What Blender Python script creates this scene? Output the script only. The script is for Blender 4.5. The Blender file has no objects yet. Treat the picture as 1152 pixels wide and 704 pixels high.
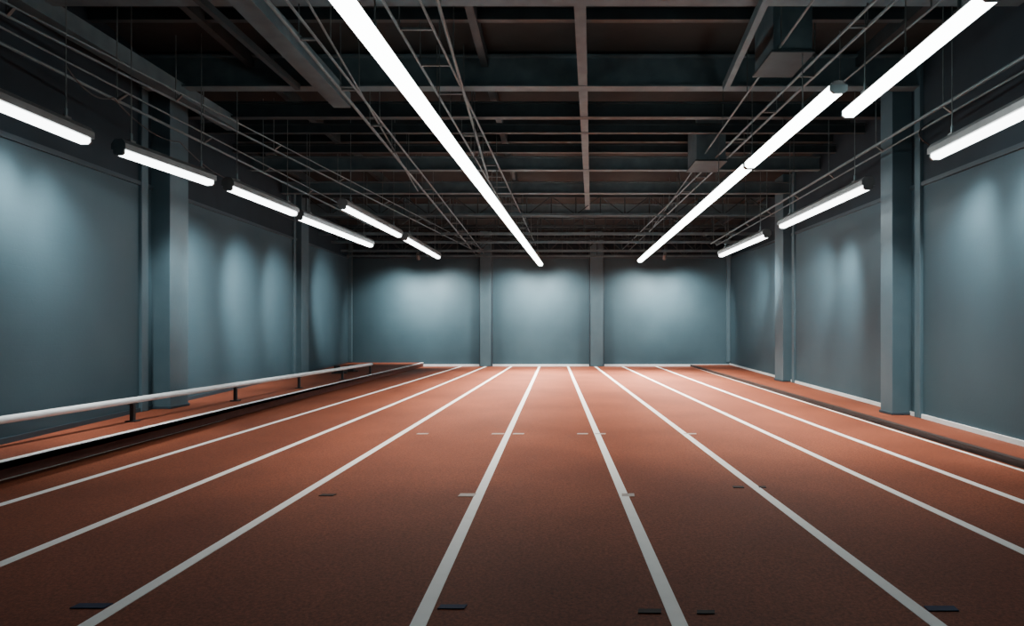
import bpy, bmesh, math, random
from mathutils import Vector, Matrix
random.seed(4)
F=700.0; H=1.5; VX=624.0; VY=376.0
BACK=29.17; FRONT=-4.0
CEIL=H+4.8

def onplane(px,py,z):
    d=F*(H-z)/(py-VY)
    return Vector(((px-VX)/F*d,d,z))

# ---------------- materials ----------------
def newmat(name):
    m=bpy.data.materials.new(name); m.use_nodes=True
    nt=m.node_tree; b=nt.nodes["Principled BSDF"]; return m,nt,b
def noise_mat(name,c1,c2,scale=5,rough=0.6,bump=0.0,bscale=60,metal=0.0,spec=0.5,detail=6,r2=None):
    m,nt,b=newmat(name)
    tc=nt.nodes.new("ShaderNodeTexCoord")
    n=nt.nodes.new("ShaderNodeTexNoise"); n.inputs["Scale"].default_value=scale; n.inputs["Detail"].default_value=detail
    nt.links.new(tc.outputs["Object"],n.inputs["Vector"])
    cr=nt.nodes.new("ShaderNodeValToRGB")
    cr.color_ramp.elements[0].position=0.3; cr.color_ramp.elements[1].position=0.7
    cr.color_ramp.elements[0].color=(*c1,1); cr.color_ramp.elements[1].color=(*c2,1)
    nt.links.new(n.outputs["Fac"],cr.inputs["Fac"]); nt.links.new(cr.outputs["Color"],b.inputs["Base Color"])
    b.inputs["Roughness"].default_value=rough; b.inputs["Metallic"].default_value=metal
    b.inputs["Specular IOR Level"].default_value=spec
    if bump>0:
        n2=nt.nodes.new("ShaderNodeTexNoise"); n2.inputs["Scale"].default_value=bscale; n2.inputs["Detail"].default_value=4
        nt.links.new(tc.outputs["Object"],n2.inputs["Vector"])
        bp=nt.nodes.new("ShaderNodeBump"); bp.inputs["Strength"].default_value=bump; bp.inputs["Distance"].default_value=0.02
        nt.links.new(n2.outputs["Fac"],bp.inputs["Height"]); nt.links.new(bp.outputs["Normal"],b.inputs["Normal"])
    return m
def emit_mat(name,col,s):
    m,nt,b=newmat(name)
    b.inputs["Base Color"].default_value=(0.9,0.9,0.9,1)
    b.inputs["Emission Color"].default_value=(*col,1); b.inputs["Emission Strength"].default_value=s
    return m

def track_mat():
    m,nt,b=newmat("track_rubber")
    L=nt.links; tc=nt.nodes.new("ShaderNodeTexCoord")
    big=nt.nodes.new("ShaderNodeTexNoise"); big.inputs["Scale"].default_value=0.55; big.inputs["Detail"].default_value=8
    fine=nt.nodes.new("ShaderNodeTexNoise"); fine.inputs["Scale"].default_value=48; fine.inputs["Detail"].default_value=6; fine.inputs["Roughness"].default_value=0.8
    L.new(tc.outputs["Object"],big.inputs["Vector"]); L.new(tc.outputs["Object"],fine.inputs["Vector"])
    cr=nt.nodes.new("ShaderNodeValToRGB")
    cr.color_ramp.elements[0].position=0.3; cr.color_ramp.elements[0].color=(0.172,0.046,0.024,1)
    cr.color_ramp.elements[1].position=0.72; cr.color_ramp.elements[1].color=(0.265,0.074,0.037,1)
    L.new(big.outputs["Fac"],cr.inputs["Fac"])
    cf=nt.nodes.new("ShaderNodeValToRGB")
    cf.color_ramp.elements[0].position=0.36; cf.color_ramp.elements[0].color=(0.5,0.5,0.5,1)
    cf.color_ramp.elements[1].position=0.64; cf.color_ramp.elements[1].color=(1.3,1.3,1.3,1)
    L.new(fine.outputs["Fac"],cf.inputs["Fac"])
    mx=nt.nodes.new("ShaderNodeMix"); mx.data_type='RGBA'; mx.blend_type='MULTIPLY'; mx.inputs[0].default_value=1
    L.new(cr.outputs["Color"],mx.inputs[6]); L.new(cf.outputs["Color"],mx.inputs[7])
    L.new(mx.outputs[2],b.inputs["Base Color"])
    b.inputs["Roughness"].default_value=0.65; b.inputs["Specular IOR Level"].default_value=0.18
    bp=nt.nodes.new("ShaderNodeBump"); bp.inputs["Strength"].default_value=0.3; bp.inputs["Distance"].default_value=0.01
    L.new(fine.outputs["Fac"],bp.inputs["Height"]); L.new(bp.outputs["Normal"],b.inputs["Normal"])
    return m
def wall_mat():
    m,nt,b=newmat("wall_blue_paint")
    L=nt.links; tc=nt.nodes.new("ShaderNodeTexCoord")
    n=nt.nodes.new("ShaderNodeTexNoise"); n.inputs["Scale"].default_value=0.8; n.inputs["Detail"].default_value=7
    L.new(tc.outputs["Object"],n.inputs["Vector"])
    cr=nt.nodes.new("ShaderNodeValToRGB")
    cr.color_ramp.elements[0].position=0.3; cr.color_ramp.elements[0].color=(0.032,0.068,0.088,1)
    cr.color_ramp.elements[1].position=0.7; cr.color_ramp.elements[1].color=(0.041,0.081,0.102,1)
    L.new(n.outputs["Fac"],cr.inputs["Fac"]); L.new(cr.outputs["Color"],b.inputs["Base Color"])
    b.inputs["Roughness"].default_value=0.6; b.inputs["Specular IOR Level"].default_value=0.3
    sep=nt.nodes.new("ShaderNodeSeparateXYZ"); L.new(tc.outputs["Object"],sep.inputs[0])
    mu=nt.nodes.new("ShaderNodeMath"); mu.operation='MULTIPLY'; mu.inputs[1].default_value=5.0
    L.new(sep.outputs["Z"],mu.inputs[0])
    fr=nt.nodes.new("ShaderNodeMath"); fr.operation='FRACT'; L.new(mu.outputs[0],fr.inputs[0])
    gt=nt.nodes.new("ShaderNodeMath"); gt.operation='GREATER_THAN'; gt.inputs[1].default_value=0.06; L.new(fr.outputs[0],gt.inputs[0])
    bp=nt.nodes.new("ShaderNodeBump"); bp.inputs["Strength"].default_value=0.18; bp.inputs["Distance"].default_value=0.01
    L.new(gt.outputs[0],bp.inputs["Height"])
    n3=nt.nodes.new("ShaderNodeTexNoise"); n3.inputs["Scale"].default_value=25; L.new(tc.outputs["Object"],n3.inputs["Vector"])
    bp2=nt.nodes.new("ShaderNodeBump"); bp2.inputs["Strength"].default_value=0.1; bp2.inputs["Distance"].default_value=0.01
    L.new(n3.outputs["Fac"],bp2.inputs["Height"]); L.new(bp.outputs["Normal"],bp2.inputs["Normal"]); L.new(bp2.outputs["Normal"],b.inputs["Normal"])
    return m

M_track=track_mat(); M_wall=wall_mat()
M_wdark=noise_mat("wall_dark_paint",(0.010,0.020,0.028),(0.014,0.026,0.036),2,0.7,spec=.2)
M_col=noise_mat("column_blue_paint",(0.048,0.092,0.115),(0.058,0.104,0.128),3,0.5,0.1,20)
M_trim=noise_mat("trim_blue",(0.018,0.036,0.050),(0.025,0.047,0.062),3,0.5)
M_base=noise_mat("baseboard_white",(0.6,0.66,0.68),(0.75,0.79,0.8),3,0.5)
M_line=noise_mat("line_paint",(0.92,0.92,0.91),(0.98,0.98,0.97),9,0.5,0.1,80)
M_deck=noise_mat("ceiling_deck",(0.015,0.019,0.020),(0.025,0.030,0.030),1.2,0.85,0.2,8,spec=.2)
M_steel=noise_mat("ceiling_steel",(0.058,0.095,0.110),(0.086,0.136,0.155),4,0.6,spec=.3)
M_steelD=noise_mat("ceiling_steel_dark",(0.018,0.030,0.035),(0.028,0.045,0.052),4,0.6,spec=.3)
M_pipe=noise_mat("conduit_metal",(0.07,0.108,0.12),(0.108,0.158,0.172),8,0.45,metal=0.3)
M_wire=noise_mat("wire_metal",(0.07,0.09,0.095),(0.11,0.145,0.15),8,0.5,metal=0.3)
M_hous=noise_mat("fixture_housing",(0.09,0.1,0.103),(0.125,0.136,0.14),6,0.4,metal=0.3)
M_white=noise_mat("rail_white_paint",(0.70,0.75,0.77),(0.80,0.85,0.87),6,0.22)
M_black=noise_mat("black_metal",(0.012,0.012,0.013),(0.025,0.025,0.027),6,0.5)
M_curb=noise_mat("curb_face_rubber",(0.13,0.036,0.022),(0.17,0.048,0.028),6,0.6)
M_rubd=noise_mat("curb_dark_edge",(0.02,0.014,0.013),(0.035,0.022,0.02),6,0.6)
M_mw=noise_mat("marker_pale",(0.38,0.32,0.29),(0.5,0.43,0.4),20,0.6)
M_mb=noise_mat("marker_blue",(0.012,0.018,0.06),(0.018,0.028,0.08),20,0.6,spec=.2)
M_md=noise_mat("marker_dark",(0.02,0.012,0.012),(0.032,0.018,0.017),20,0.6,spec=.2)
E_main=emit_mat("tube_glow_main",(0.93,1.0,0.98),15)
E_side=emit_mat("tube_glow_side",(0.93,1.0,1.0),10.5)

# ---------------- mesh builder ----------------
class MB:
    def __init__(s,name): s.name=name; s.bm=bmesh.new(); s.mats=[]
    def mi(s,m):
        if m not in s.mats: s.mats.append(m)
        return s.mats.index(m)
    def faces(s,vs,fs,m):
        i=s.mi(m); bv=[s.bm.verts.new(v) for v in vs]
        for f in fs:
            try:
                fc=s.bm.faces.new([bv[k] for k in f]); fc.material_index=i
            except ValueError: pass
    def extr(s,p1,p2,prof,m,up=Vector((0,0,1)),smooth=False):
        p1=Vector(p1);p2=Vector(p2); d=(p2-p1).normalized()
        if abs(d.dot(up))>0.99: up=Vector((0,1,0))
        r=d.cross(up).normalized(); u=r.cross(d).normalized(); n=len(prof)
        vs=[p1+r*a+u*b for a,b in prof]+[p2+r*a+u*b for a,b in prof]
        fs=[[k,(k+1)%n,n+(k+1)%n,n+k] for k in range(n)]+[list(range(n))[::-1],[n+k for k in range(n)]]
        s.faces(vs,fs,m)
    def beam(s,p1,p2,w,h,m):
        s.extr(p1,p2,[(-w/2,-h/2),(w/2,-h/2),(w/2,h/2),(-w/2,h/2)],m)
    def ibeam(s,p1,p2,w,h,m,t=0.03):
        a=w/2;b=h/2;c=t/2
        s.extr(p1,p2,[(-a,-b),(a,-b),(a,-b+t),(c,-b+t),(c,b-t),(a,b-t),(a,b),(-a,b),(-a,b-t),(-c,b-t),(-c,-b+t),(-a,-b+t)],m)
    def pipe(s,p1,p2,r,m,n=8):
        s.extr(p1,p2,[(r*math.cos(2*math.pi*k/n),r*math.sin(2*math.pi*k/n)) for k in range(n)],m)
    def poly(s,pts,r,m,n=6):
        for a,b in zip(pts[:-1],pts[1:]): s.pipe(a,b,r,m,n)
    def box(s,c,sz,m):
        x,y,z=c;a,b,h=[q/2 for q in sz]
        s.faces([(x-a,y-b,z-h),(x+a,y-b,z-h),(x+a,y+b,z-h),(x-a,y+b,z-h),(x-a,y-b,z+h),(x+a,y-b,z+h),(x+a,y+b,z+h),(x-a,y+b,z+h)],
         [[0,3,2,1],[4,5,6,7],[0,1,5,4],[1,2,6,5],[2,3,7,6],[3,0,4,7]],m)
    def prism(s,poly,z0,z1,m):
        n=len(poly); z1s=z1 if isinstance(z1,(list,tuple)) else [z1]*n; z0s=z0 if isinstance(z0,(list,tuple)) else [z0]*n
        vs=[(p[0],p[1],z) for p,z in zip(poly,z0s)]+[(p[0],p[1],z) for p,z in zip(poly,z1s)]
        s.faces(vs,[list(range(n))[::-1],[n+k for k in range(n)]]+[[k,(k+1)%n,n+(k+1)%n,n+k] for k in range(n)],m)
    def done(s,bevel=0,smooth=False,parent=None):
        bmesh.ops.recalc_face_normals(s.bm,faces=s.bm.faces[:])
        me=bpy.data.meshes.new(s.name); s.bm.to_mesh(me); s.bm.free()
        for m in s.mats: me.materials.append(m)
        vs=[v.co for v in me.vertices]
        c=Vector([(min(v[i] for v in vs)+max(v[i] for v in vs))/2 for i in range(3)])
        me.transform(Matrix.Translation(-c))
        o=bpy.data.objects.new(s.name,me); o.location=c
        bpy.context.collection.objects.link(o)
        if bevel:
            b=o.modifiers.new("bevel",'BEVEL'); b.width=bevel; b.segments=2; b.limit_method='ANGLE'
        return o

def spot(parent,name,loc,target,power,angle,col=(1.0,0.99,0.96),blend=1.0,size=0.25):
    l=bpy.data.lights.new(name,'SPOT'); l.energy=power; l.spot_size=math.radians(angle); l.spot_blend=blend; l.color=col; l.shadow_soft_size=size
    o=bpy.data.objects.new(name,l); bpy.context.collection.objects.link(o)
    o.rotation_euler=(Vector(target)-Vector(loc)).to_track_quat('-Z','Y').to_euler()
    o.location=Vector(loc)-parent.location; o.parent=parent
    return o
def area(parent,name,loc,sx,sy,rz,power,col=(1,0.92,0.80),spread=95):
    l=bpy.data.lights.new(name,'AREA'); l.shape='RECTANGLE'; l.size=sx; l.size_y=sy; l.energy=power; l.color=col; l.spread=math.radians(spread)
    o=bpy.data.objects.new(name,l); bpy.context.collection.objects.link(o)
    o.location=Vector(loc)-parent.location; o.rotation_euler=(0,0,rz); o.parent=parent
    return o

# ---------------- room shell ----------------
def lx(d): return -6.64-0.1377*(d-7.45)     # left wall x at depth
def rx(d): return 5.96+0.1054*(d-7.9)       # right wall x at depth
T=0.25
m=MB("floor"); m.prism([(lx(FRONT)-T,FRONT-T),(rx(FRONT)+T,FRONT-T),(rx(BACK)+T,BACK+T),(lx(BACK)-T,BACK+T)],-0.2,0,M_track); m.done()
m=MB("ceiling"); m.prism([(lx(FRONT)-T,FRONT-T),(rx(FRONT)+T,FRONT-T),(rx(BACK)+T,BACK+T),(lx(BACK)-T,BACK+T)],CEIL,CEIL+0.2,M_deck)
m.done()
def ltop(d): return H+2.4+(d-7.45)*(3.55-2.4)/(BACK-7.45)
def rtop(d): return H+2.4+(d-7.9)*(3.55-2.4)/(BACK-7.9)
for nm,fx,sg,top in (("wall_left",lx,-1,ltop),("wall_right",rx,1,rtop)):
    m=MB(nm)
    P=[(fx(FRONT),FRONT),(fx(BACK),BACK),(fx(BACK)+sg*T,BACK),(fx(FRONT)+sg*T,FRONT)]
    tz=[top(FRONT),top(BACK),top(BACK),top(FRONT)]
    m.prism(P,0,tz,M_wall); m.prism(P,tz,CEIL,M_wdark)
    m.done()
    m=MB("trim_1" if sg<0 else "trim_2")
    a=Vector((fx(FRONT)-sg*0.02,FRONT,top(FRONT))); b=Vector((fx(BACK)-sg*0.02,BACK-0.01,top(BACK)))
    m.beam(a,b,0.04,0.07,M_trim)
    m.done()
m=MB("wall_back"); BT=H+3.62
P=[(lx(BACK)-T,BACK),(rx(BACK)+T,BACK),(rx(BACK)+T,BACK+T),(lx(BACK)-T,BACK+T)]
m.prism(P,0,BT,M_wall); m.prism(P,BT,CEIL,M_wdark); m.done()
m=MB("wall_front")
P=[(lx(FRONT)-T,FRONT-T),(rx(FRONT)+T,FRONT-T),(rx(FRONT)+T,FRONT),(lx(FRONT)-T,FRONT)]
m.prism(P,0,CEIL,M_wall); m.done()
m=MB("trim_3"); m.box(((lx(BACK)+rx(BACK))/2,BACK-0.03,BT),(rx(BACK)-lx(BACK)-0.1,0.06,0.14),M_trim); m.done()

PL=0.18; PR=0.08
la=onplane(0,520,PL); lb=onplane(462,411,PL)
ra=onplane(1152,519,PR); rb=onplane(785,412.5,PR)
def lin(a,b,y): t=(y-a.y)/(b.y-a.y); return a.x+(b.x-a.x)*t
def side_platform(name,a,b,fx,sg,h,face,edge):
    m=MB(name)
    e0=lin(a,b,FRONT+0.05); e1=lin(a,b,BACK-0.06)
    w0=fx(FRONT)-sg*0.02; w1=fx(BACK)-sg*0.02
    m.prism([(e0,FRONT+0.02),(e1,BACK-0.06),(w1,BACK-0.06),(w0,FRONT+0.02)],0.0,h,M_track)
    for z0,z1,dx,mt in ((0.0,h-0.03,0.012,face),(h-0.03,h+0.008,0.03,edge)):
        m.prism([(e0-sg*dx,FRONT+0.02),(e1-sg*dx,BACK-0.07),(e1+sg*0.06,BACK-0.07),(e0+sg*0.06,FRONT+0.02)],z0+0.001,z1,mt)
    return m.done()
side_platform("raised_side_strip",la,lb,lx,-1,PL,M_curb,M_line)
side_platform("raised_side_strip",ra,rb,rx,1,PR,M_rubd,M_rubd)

m=MB("baseboard_left"); m.prism([(lx(FRONT)+0.001,FRONT),(lx(BACK)+0.001,BACK-0.07),(lx(BACK)+0.03,BACK-0.07),(lx(FRONT)+0.03,FRONT)],PL,PL+0.07,M_trim); m.done()
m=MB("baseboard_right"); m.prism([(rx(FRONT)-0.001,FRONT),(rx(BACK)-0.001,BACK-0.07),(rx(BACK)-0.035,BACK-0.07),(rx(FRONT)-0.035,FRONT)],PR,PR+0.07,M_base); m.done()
m=MB("baseboard_back"); m.box(((lx(BACK)+rx(BACK))/2,BACK-0.03,0.05),(rx(BACK)-lx(BACK)-0.06,0.06,0.1),M_base); m.done()

# ---------------- columns ----------------
def column(fx,sg,d0,d1,pro,base):
    m=MB("wall_column")
    xi=fx(d0)-sg*pro
    m.prism([(fx(d1)-sg*0.002,d0),(xi,d0),(xi,d1),(fx(d1)-sg*0.002,d1)],base,CEIL-0.01,M_col)
    m.prism([(fx(d0-0.3)-sg*0.002,d0-0.42),(fx(d0-.3)-sg*0.07,d0-0.42),(fx(d0-.3)-sg*0.07,d0-0.25),(fx(d0-.3)-sg*0.002,d0-0.25)],base,CEIL-0.01,M_col)
    m.prism([(fx(d1)-sg*0.002,d0-0.02),(xi-sg*0.02,d0-0.02),(xi-sg*0.02,d1+0.02),(fx(d1)-sg*0.002,d1+0.02)],base,base+0.05,M_trim)
    m.done(0.01)
column(lx,-1,11.0,11.55,0.33,PL); column(lx,-1,20.2,20.8,0.18,PL); column(lx,-1,1.2,1.75,0.36,PL)
column(rx,1,10.95,11.35,0.34,PR); column(rx,1,18.6,19.3,0.26,PR); column(rx,1,1.0,1.5,0.36,PR)
for px0,px1 in ((541,553),(664,678)):
    m=MB("wall_column"); x0=(px0-VX)/F*BACK; x1=(px1-VX)/F*BACK
    m.box(((x0+x1)/2,BACK-0.16,CEIL/2),(x1-x0,0.3,CEIL-0.02),M_col)
    m.box((x0-0.03,BACK-0.08,CEIL/2),(0.06,0.14,CEIL-0.02),M_trim); m.box((x1+0.03,BACK-0.08,CEIL/2),(0.06,0.14,CEIL-0.02),M_trim)
    m.done(0.01)
for sx in (lx(BACK)+0.12,rx(BACK)-0.12):
    m=MB("wall_column"); m.box((sx,BACK-0.2,CEIL/2+0.1),(0.16,0.16,CEIL-0.24),M_col); m.done(0.01)

# ---------------- lane lines ----------------
lanes=[(607,412,470,704),(575.5,412,97,704),(547,412,0,635),(519,412,0,568),(472,412,0,540.5),
       (639,412,765,704),(669.5,412,1056,704),(700,412,1152,621),(738,412,1152,565),(777,412,1152,530)]
for k,(a,b,c,d) in enumerate(lanes):
    p=onplane(a,b,0); q=onplane(c,d,0)
    y1=BACK-0.08; y0=FRONT+0.3
    w=0.04 if k not in (4,9) else 0.02
    m=MB("lane_line"); xa=lin(p,q,y0); xb=lin(p,q,y1)
    m.prism([(xa-w,y0),(xa+w,y0),(xb+w*1.25,y1),(xb-w*1.25,y1)],0.0005,0.004,M_line); m.done()
def marker(px,py,wpx,mt,dep=0.06):
    p=onplane(px,py,0); w=wpx/F*p.y
    m=MB("lane_marker")
    m.prism([(p.x-w/2,p.y-dep/2),(p.x+w/2,p.y-dep/2),(p.x+w/2+0.01,p.y+dep/2),(p.x-w/2+0.01,p.y+dep/2)],0.0005,0.006,mt); m.done()
for a in ((525,557,18,M_mw,.1),(706,557,14,M_mw,.1),(368,557,16,M_md,.07),(830,548,12,M_md,.07),(508,683,30,M_mb,.05),(102,682,38,M_mb,.06),
          (730,688,26,M_md,.05),(793,689,20,M_md,.04),(1058,685,34,M_mb,.06),(560,488,14,M_mw,.08),(583,488,12,M_mw,.08),(655,488,12,M_mw,.08),(675,488,12,M_mw,.08),
          (475,488,12,M_mw,.08),(776,488,14,M_mw,.08),(857,548,8,M_md,.06)):
    marker(*a)

# ---------------- low rail on the left ----------------
m=MB("low_handrail")
BZ=0.55; R=.048
pa=onplane(0,468,BZ); pb=onplane(418,408,BZ)
dirv=(pb-pa).normalized(); p0=pa-dirv*.35
dz=Vector((0,0,-R))
m.pipe(p0+dz,pb+dz,R,M_white,20)
for e,sgn in ((p0,-1),(pb,1)): m.pipe(e+dz,e+dz+dirv*sgn*.015,R*1.12,M_black,20)
L=(pb-p0).length
tref=(onplane(275,430,BZ)-p0).length
ts=[t for t in [tref-2.9*k for k in range(-4,6)] if 0.2<t<L-0.1]+[L-0.15]
for t in ts:
    c=p0+dirv*t
    m.beam(Vector((c.x,c.y,PL+0.008)),Vector((c.x,c.y,BZ-2*R-.01)),0.06,0.05,M_black)
    m.box((c.x,c.y,BZ-2*R-.005),(0.08,0.12,0.02),M_black)
    m.box((c.x,c.y,PL+0.009),(0.16,0.12,0.018),M_black)
m.done(0.002)
m=MB("starting_block")
c=onplane(400,419,PL); c.x-=.25
m.beam(Vector((c.x-.1,c.y-.6,PL+.06)),Vector((c.x-.1,c.y+.6,PL+.06)),.1,.08,M_black)
m.box((c.x-.1,c.y-.6,PL+.02),(.5,.08,.04),M_black); m.box((c.x-.1,c.y+.6,PL+.02),(.5,.08,.04),M_black)
for dy,sx in ((-.25,-.16),(.2,.16)):
    m.extr((c.x-.1+sx-.1,c.y+dy,PL+.06),(c.x-.1+sx+.1,c.y+dy,PL+.06),[(-.14,-.03),(.14,-.03),(.14,.2),(.1,.2)],M_black)
m.done(0.004)

# ---------------- ceiling structure ----------------
def zr(z): return H+z
m=MB("ceiling_beam_grid")
def cross(py,zc=4.2,h=0.55,w=0.22,mt=M_steel,ib=True):
    d=F*zc/(VY-py); 
    z=zr(zc)+h/2
    a=(lx(d)+0.02,d,z); b=(rx(d)-0.02,d,z)
    (m.ibeam if ib else m.beam)(a,b,w,h,mt); return d
for py in (-60,2,100): cross(py,4.2,0.55,0.22)
for py in (133,): cross(py,4.2,0.3,0.16,M_steelD)
for py in (192,218,241): cross(py,4.2,0.35,0.18,M_steel)
cross(150,4.2,.2,.1,M_steelD); cross(172,4.3,.2,.1,M_steelD)
for d in (5,6.4,9.2,13.9,15.0,17.3,20,23,25,27.5): m.beam((lx(d)+.02,d,CEIL-.09),(rx(d)-.02,d,CEIL-.09),.1,.16,M_steelD)
for x in (-7.5,-5.2,-1.2,5.2,7): 
    ds=[d for d in range(-4,29) if lx(d)+.2<x<rx(d)-.2]
    m.beam((x,min(ds),CEIL-.12),(x,BACK,CEIL-.12),.12,.22,M_steelD)
a=onplane(652,0,zr(4.2)); b=onplane(661,236,zr(4.2)); u=(a-b).normalized()
m.ibeam(a+u*11+Vector((0,0,.14)),b+Vector((0,0,.14)),0.15,0.26,M_steel)
for (A,B,w,h,mt) in (((30,0),(262,140),.24,.24,M_steel),((280,0),(385,113),.3,.26,M_steel),((860,0),(816,98),.09,.14,M_steel),((225,0),(335,98),.08,.1,M_steelD)):
    a=onplane(*A,zr(4.15)); b=onplane(*B,zr(4.15)); u=(a-b).normalized()
    m.beam(a+u*9,b,w,h,mt)
ob=m.done()

m=MB("roof_truss")
for d,z0,z1 in ((20.3,3.9,4.5),(23.2,3.75,4.4),(25.3,3.75,4.4),(27.2,3.65,4.4),(28.6,3.6,4.4)):
    m.beam((lx(d)+.02,d,zr(z0)),(rx(d)-.02,d,zr(z0)),.09,.09,M_steel)
    m.beam((lx(d)+.02,d,zr(z1)),(rx(d)-.02,d,zr(z1)),.09,.09,M_steelD)
    x=lx(d)+.3; k=0
    while x<rx(d)-.9:
        m.pipe((x,d,zr(z0)),(x,d,CEIL),.02,M_steelD,6)
        m.pipe((x,d,zr(z0 if k%2 else z1)),(x+.8,d,zr(z1 if k%2 else z0)),.018,M_steelD,6)
        x+=.8; k+=1
m.done()

for (x,d,w,dp,zb) in ((3.33,9.1,.55,.8,3.93),(3.46,14.2,.65,.9,3.82)):
    m=MB("ceiling_vent_box")
    m.box((x,d,(zr(zb)+CEIL)/2),(w,dp,CEIL-zr(zb)-.01),M_steel)
    m.box((x,d,zr(zb)+.02),(w+.06,dp+.06,.04),M_steelD)
    m.done(.006)

def rail(name,lines,hang=2.4,ladder=False):
    m=MB(name); segs=[]
    for (A,B,z,r,ext) in lines:
        a=onplane(*A,zr(z)); b=onplane(*B,zr(z)); u=(a-b).normalized()
        a2=a+u*ext; m.pipe(a2,b,r,M_pipe,8); segs.append((a2,b))
    a,b=segs[0]; n=int((b-a).length/hang)
    for k in range(n+1):
        p=a.lerp(b,(k+.4)/(n+.6))
        if p.z<CEIL: m.pipe(p,(p.x,p.y,CEIL),.01,M_wire,5)
        if len(segs)>1:
            c,dd=segs[1]; t=(p.y-c.y)/(dd.y-c.y)
            if 0<=t<=1: m.beam(p,c.lerp(dd,t),.04,.03,M_wire)
    return m.done()
rail("suspended_conduit",[((0,48),(418,254),3.3,.022,1),((0,30),(418,248),3.4,.014,1)],1.9)
rail("suspended_conduit",[((0,14),(542,286),3.75,.02,1),((0,0),(548,283),3.85,.014,1)],2.6)
rail("suspended_conduit",[((300,0),(536,287),3.75,.025,3),((322,0),(546,287),3.75,.018,3)],1.7)
rail("suspended_conduit",[((345,0),(470,215),3.9,.016,3)],1.7)
rail("suspended_conduit",[((430,0),(592,276),4.0,.02,3),((472,0),(603,276),4.0,.02,3)],1.1)
rail("suspended_conduit",[((492,0),(549,200),4.0,.025,3)],1.3)
rail("suspended_conduit",[((1008,0),(706,283),3.9,.02,3),((985,0),(698,283),3.9,.02,3)],1.5)
rail("suspended_conduit",[((915,0),(730,262),4.0,.016,3)],1.7)
rail("suspended_conduit",[((1152,64),(800,274),3.3,.026,3),((1152,80),(806,276),3.2,.016,3)],2.0)
rail("suspended_conduit",[((1060,0),(800,215),3.95,.014,3)],2.3)

# ---------------- light fixtures ----------------
def fixture(name,A,B,z,emit,dw=.16,dh=.10,hw=.2,hh=.09,ext=0,rail_z=None,hang=None,cuts=(),stubs=True):
    a=onplane(*A,zr(z)); b=onplane(*B,zr(z)); u=(a-b).normalized(); a=a+u*ext
    m=MB(name); L=(a-b).length; v=(b-a)/L
    up=Vector((0,0,1))
    cc=[0]+list(cuts)+[1]
    for k in range(len(cc)-1):
        s0=a+v*(L*cc[k]+(.02 if k else 0)); s1=a+v*(L*cc[k+1]-(.02 if k<len(cc)-2 else 0))
        prof=[(-dw/2,dh),(-dw/2,dh*.35),(-dw*.3,0),(dw*.3,0),(dw/2,dh*.35),(dw/2,dh)]
        m.extr(s0+v*.03,s1-v*.03,prof,emit)
        hp=[(-hw/2,dh-.012),(hw/2,dh-.012),(hw/2,dh+hh*.55),(hw*.28,dh+hh),(-hw*.28,dh+hh),(-hw/2,dh+hh*.55)]
        m.extr(s0,s1,hp,M_hous)
        for e,dr in ((s0,v),(s1-v*.03,v)):
            m.extr(e,e+v*.03,[(-dw*.53,dh),(-dw*.53,dh*.3),(-dw*.32,-.005),(dw*.32,-.005),(dw*.53,dh*.3),(dw*.53,dh)],M_hous if stubs else M_pipe)
    n=hang if hang else 2
    for k in range(n):
        t=(k+.5)/n if n>2 else (.12 if k==0 else .88)
        p=a+v*(L*t)+up*(dh+hh-.005)
        zt=zr(rail_z) if rail_z else CEIL
        m.box((p.x,p.y,p.z+.02),(.06,.1,.05),M_hous)
        m.pipe(p+up*.03,(p.x,p.y,zt),.009,M_wire,6)
        m.pipe(p+up*.05,(p.x,p.y,p.z+.14),.018,M_pipe,6)
        if rail_z: m.pipe((p.x,p.y,zt),(p.x,p.y,CEIL),.007,M_wire,5)
    return m.done(),a,b

o,a,b=fixture("suspended_strip_light",(379,0),(608,299),2.95,E_main,.2,.1,.16,.05,ext=.4,hang=8,stubs=False)
PW=(130,340,680,900)
for k in range(4):
    p=a.lerp(b,(k+.9)/4.4); area(o,"strip_lamp",(p.x,p.y,p.z-.03),.18,4.5,math.atan2(-(b.x-a.x),(b.y-a.y)),PW[k])
o,a,b=fixture("suspended_strip_light",(944,104),(720,295),2.95,E_main,.2,.1,.16,.05,hang=8,cuts=(.195,),stubs=False)
PW=(190,340,680,900)
for k in range(4):
    p=a.lerp(b,(k+.6)/4.2); area(o,"strip_lamp",(p.x,p.y,p.z-.03),.18,4.2,0,PW[k])
o,a,b=fixture("suspended_strip_light",(958,130),(1118,0),2.95,E_main,.18,.09,.15,.05,ext=0.1,hang=3,stubs=False)
SZ=2.42
def wash(o,a,b,fx,sg,lst):
    for (t,td,tz,pw,ang) in lst:
        p=a.lerp(b,t)
        spot(o,"wall_wash_lamp",(p.x+sg*.13,p.y,p.z-.02),(fx(td),td,tz),pw,ang)
left=[((0,124),(97,163),1.5,[(.80,7.9,1.7,560,88),(1.0,9.0,1.7,420,82)]),
      ((133,174),(237,209),0,[]),
      ((256,214),(331,243),0,[(.6,13.1,1.9,1000,82)]),
      ((336,247),(417,278),0,[(.25,15.6,2.2,1500,70),(.95,18.3,2.4,1200,64)])]
for i,(A,B,ext,ls) in enumerate(left):
    o,a,b=fixture("linear_pendant_light",A,B,SZ,E_side,.15,.085,.22,.13,ext=ext,rail_z=3.3)
    wash(o,a,b,lx,-1,ls)
    if i==1:
        p=a.lerp(b,.95); spot(o,"wall_wash_lamp",(p.x+.1,p.y+.1,p.z-.03),(lx(11)+.33,11.35,2.3),620,46)
for A,B,ls in (((385,235),(449,267),[]),((455,270),(493,291),[(.9,24.2,2.6,2900,50)])):
    o,a,b=fixture("linear_pendant_light",A,B,2.65,E_side,.15,.085,.22,.13,rail_z=3.7)
    wash(o,a,b,lx,-1,ls)
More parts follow.
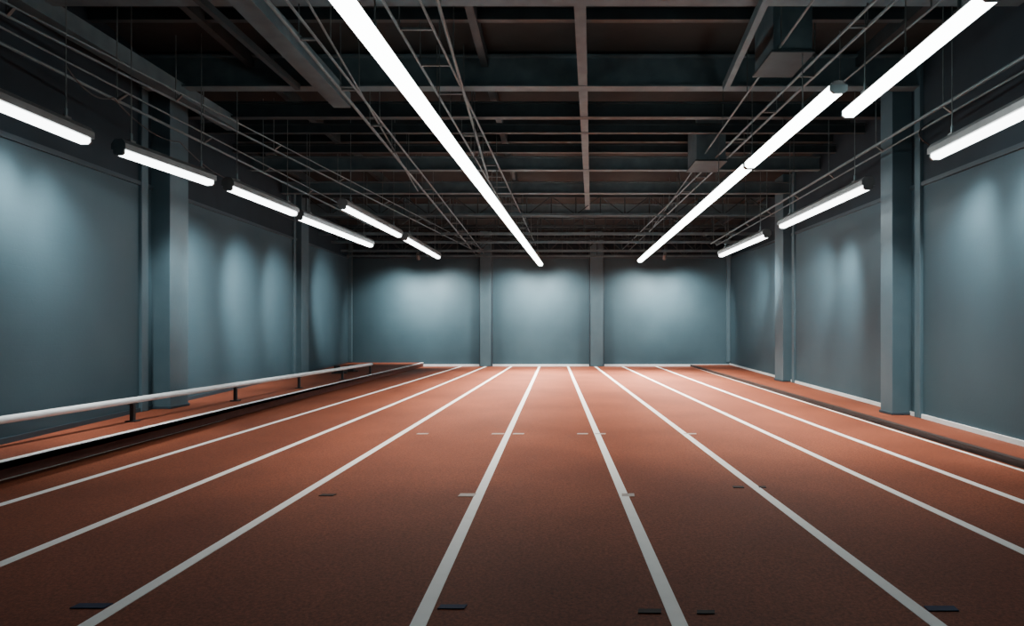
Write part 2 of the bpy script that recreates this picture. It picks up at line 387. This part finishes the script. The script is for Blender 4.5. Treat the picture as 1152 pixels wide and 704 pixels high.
for i,(A,B,ext,ls) in enumerate((((1152,132),(1052,180),1.5,[(.6,8.0,1.8,560,88),(.97,9.6,1.9,560,84)]),
                    ((977,213),(880,257),0,[(.8,14.4,2.0,850,78),(1.0,16.8,2.2,950,68)]),
                    ((863,267),(811,289),0,[(.6,21.3,2.4,1700,60),(1.0,24.8,2.6,2100,50)]))):
    o,a,b=fixture("linear_pendant_light",A,B,SZ,E_side,.15,.085,.22,.13,ext=ext,rail_z=3.3)
    wash(o,a,b,rx,1,ls)
    if i==1:
        p=a.lerp(b,.1); spot(o,"wall_wash_lamp",(p.x-.1,p.y,p.z-.03),(rx(11)-.34,11.2,2.3),420,46)
for px in (480,606,740):
    x=(px-VX)/F*BACK; d=27.3
    m=MB("wall_washer_spotlight")
    m.pipe((x,d,zr(3.5)),(x,d,CEIL),.015,M_wire,6)
    m.pipe((x,d-.03,zr(3.5)),(x,d+.12,zr(3.3)),.08,M_hous,16)
    m.box((x,d,zr(3.55)),(.1,.1,.08),M_hous)
    o=m.done(.004)
    for dx in (-1.5,0,1.5):
        spot(o,"wall_wash_lamp",(x+dx*.25,d+.1,zr(3.22)),(x+dx,BACK,2.35),1350,92,col=(1,.985,.94),size=.3)

m=MB("slack_cable")
def sag(p,q,s,n=14):
    return [Vector(p).lerp(Vector(q),k/n)+Vector((0,0,-s*4*(k/n)*(1-k/n))) for k in range(n+1)]
prev=None
for A in ((57,75),(128,110),(240,160),(330,205),(415,250)):
    p=onplane(*A,zr(3.3)); 
    p.x=lx(p.y)+.65
    if prev: m.poly(sag(prev,p,.14),.009,M_black)
    prev=p
m.done()
m=MB("slack_cable")
p=onplane(1050,135,zr(3.3)); q=onplane(1052,170,zr(2.88))
m.poly([Vector((p.x,p.y,p.z))+Vector((-.0-.22*math.sin(math.pi*k/12),0,(q.z-p.z)*k/12)) for k in range(13)],.01,M_black)
m.done()

w=bpy.data.worlds.new("World"); bpy.context.scene.world=w; w.use_nodes=True
w.node_tree.nodes["Background"].inputs[0].default_value=(0.5,0.6,0.7,1); w.node_tree.nodes["Background"].inputs[1].default_value=0.02
cam=bpy.data.cameras.new("camera"); co=bpy.data.objects.new("camera",cam); bpy.context.collection.objects.link(co)
co.location=(0,0,H); co.rotation_euler=(math.radians(90),0,0)
cam.sensor_width=36; cam.lens=F/1152*36
cam.shift_x=-(VX-576)/1152; cam.shift_y=(VY-352)/1152
cam.clip_start=0.05
bpy.context.scene.camera=co
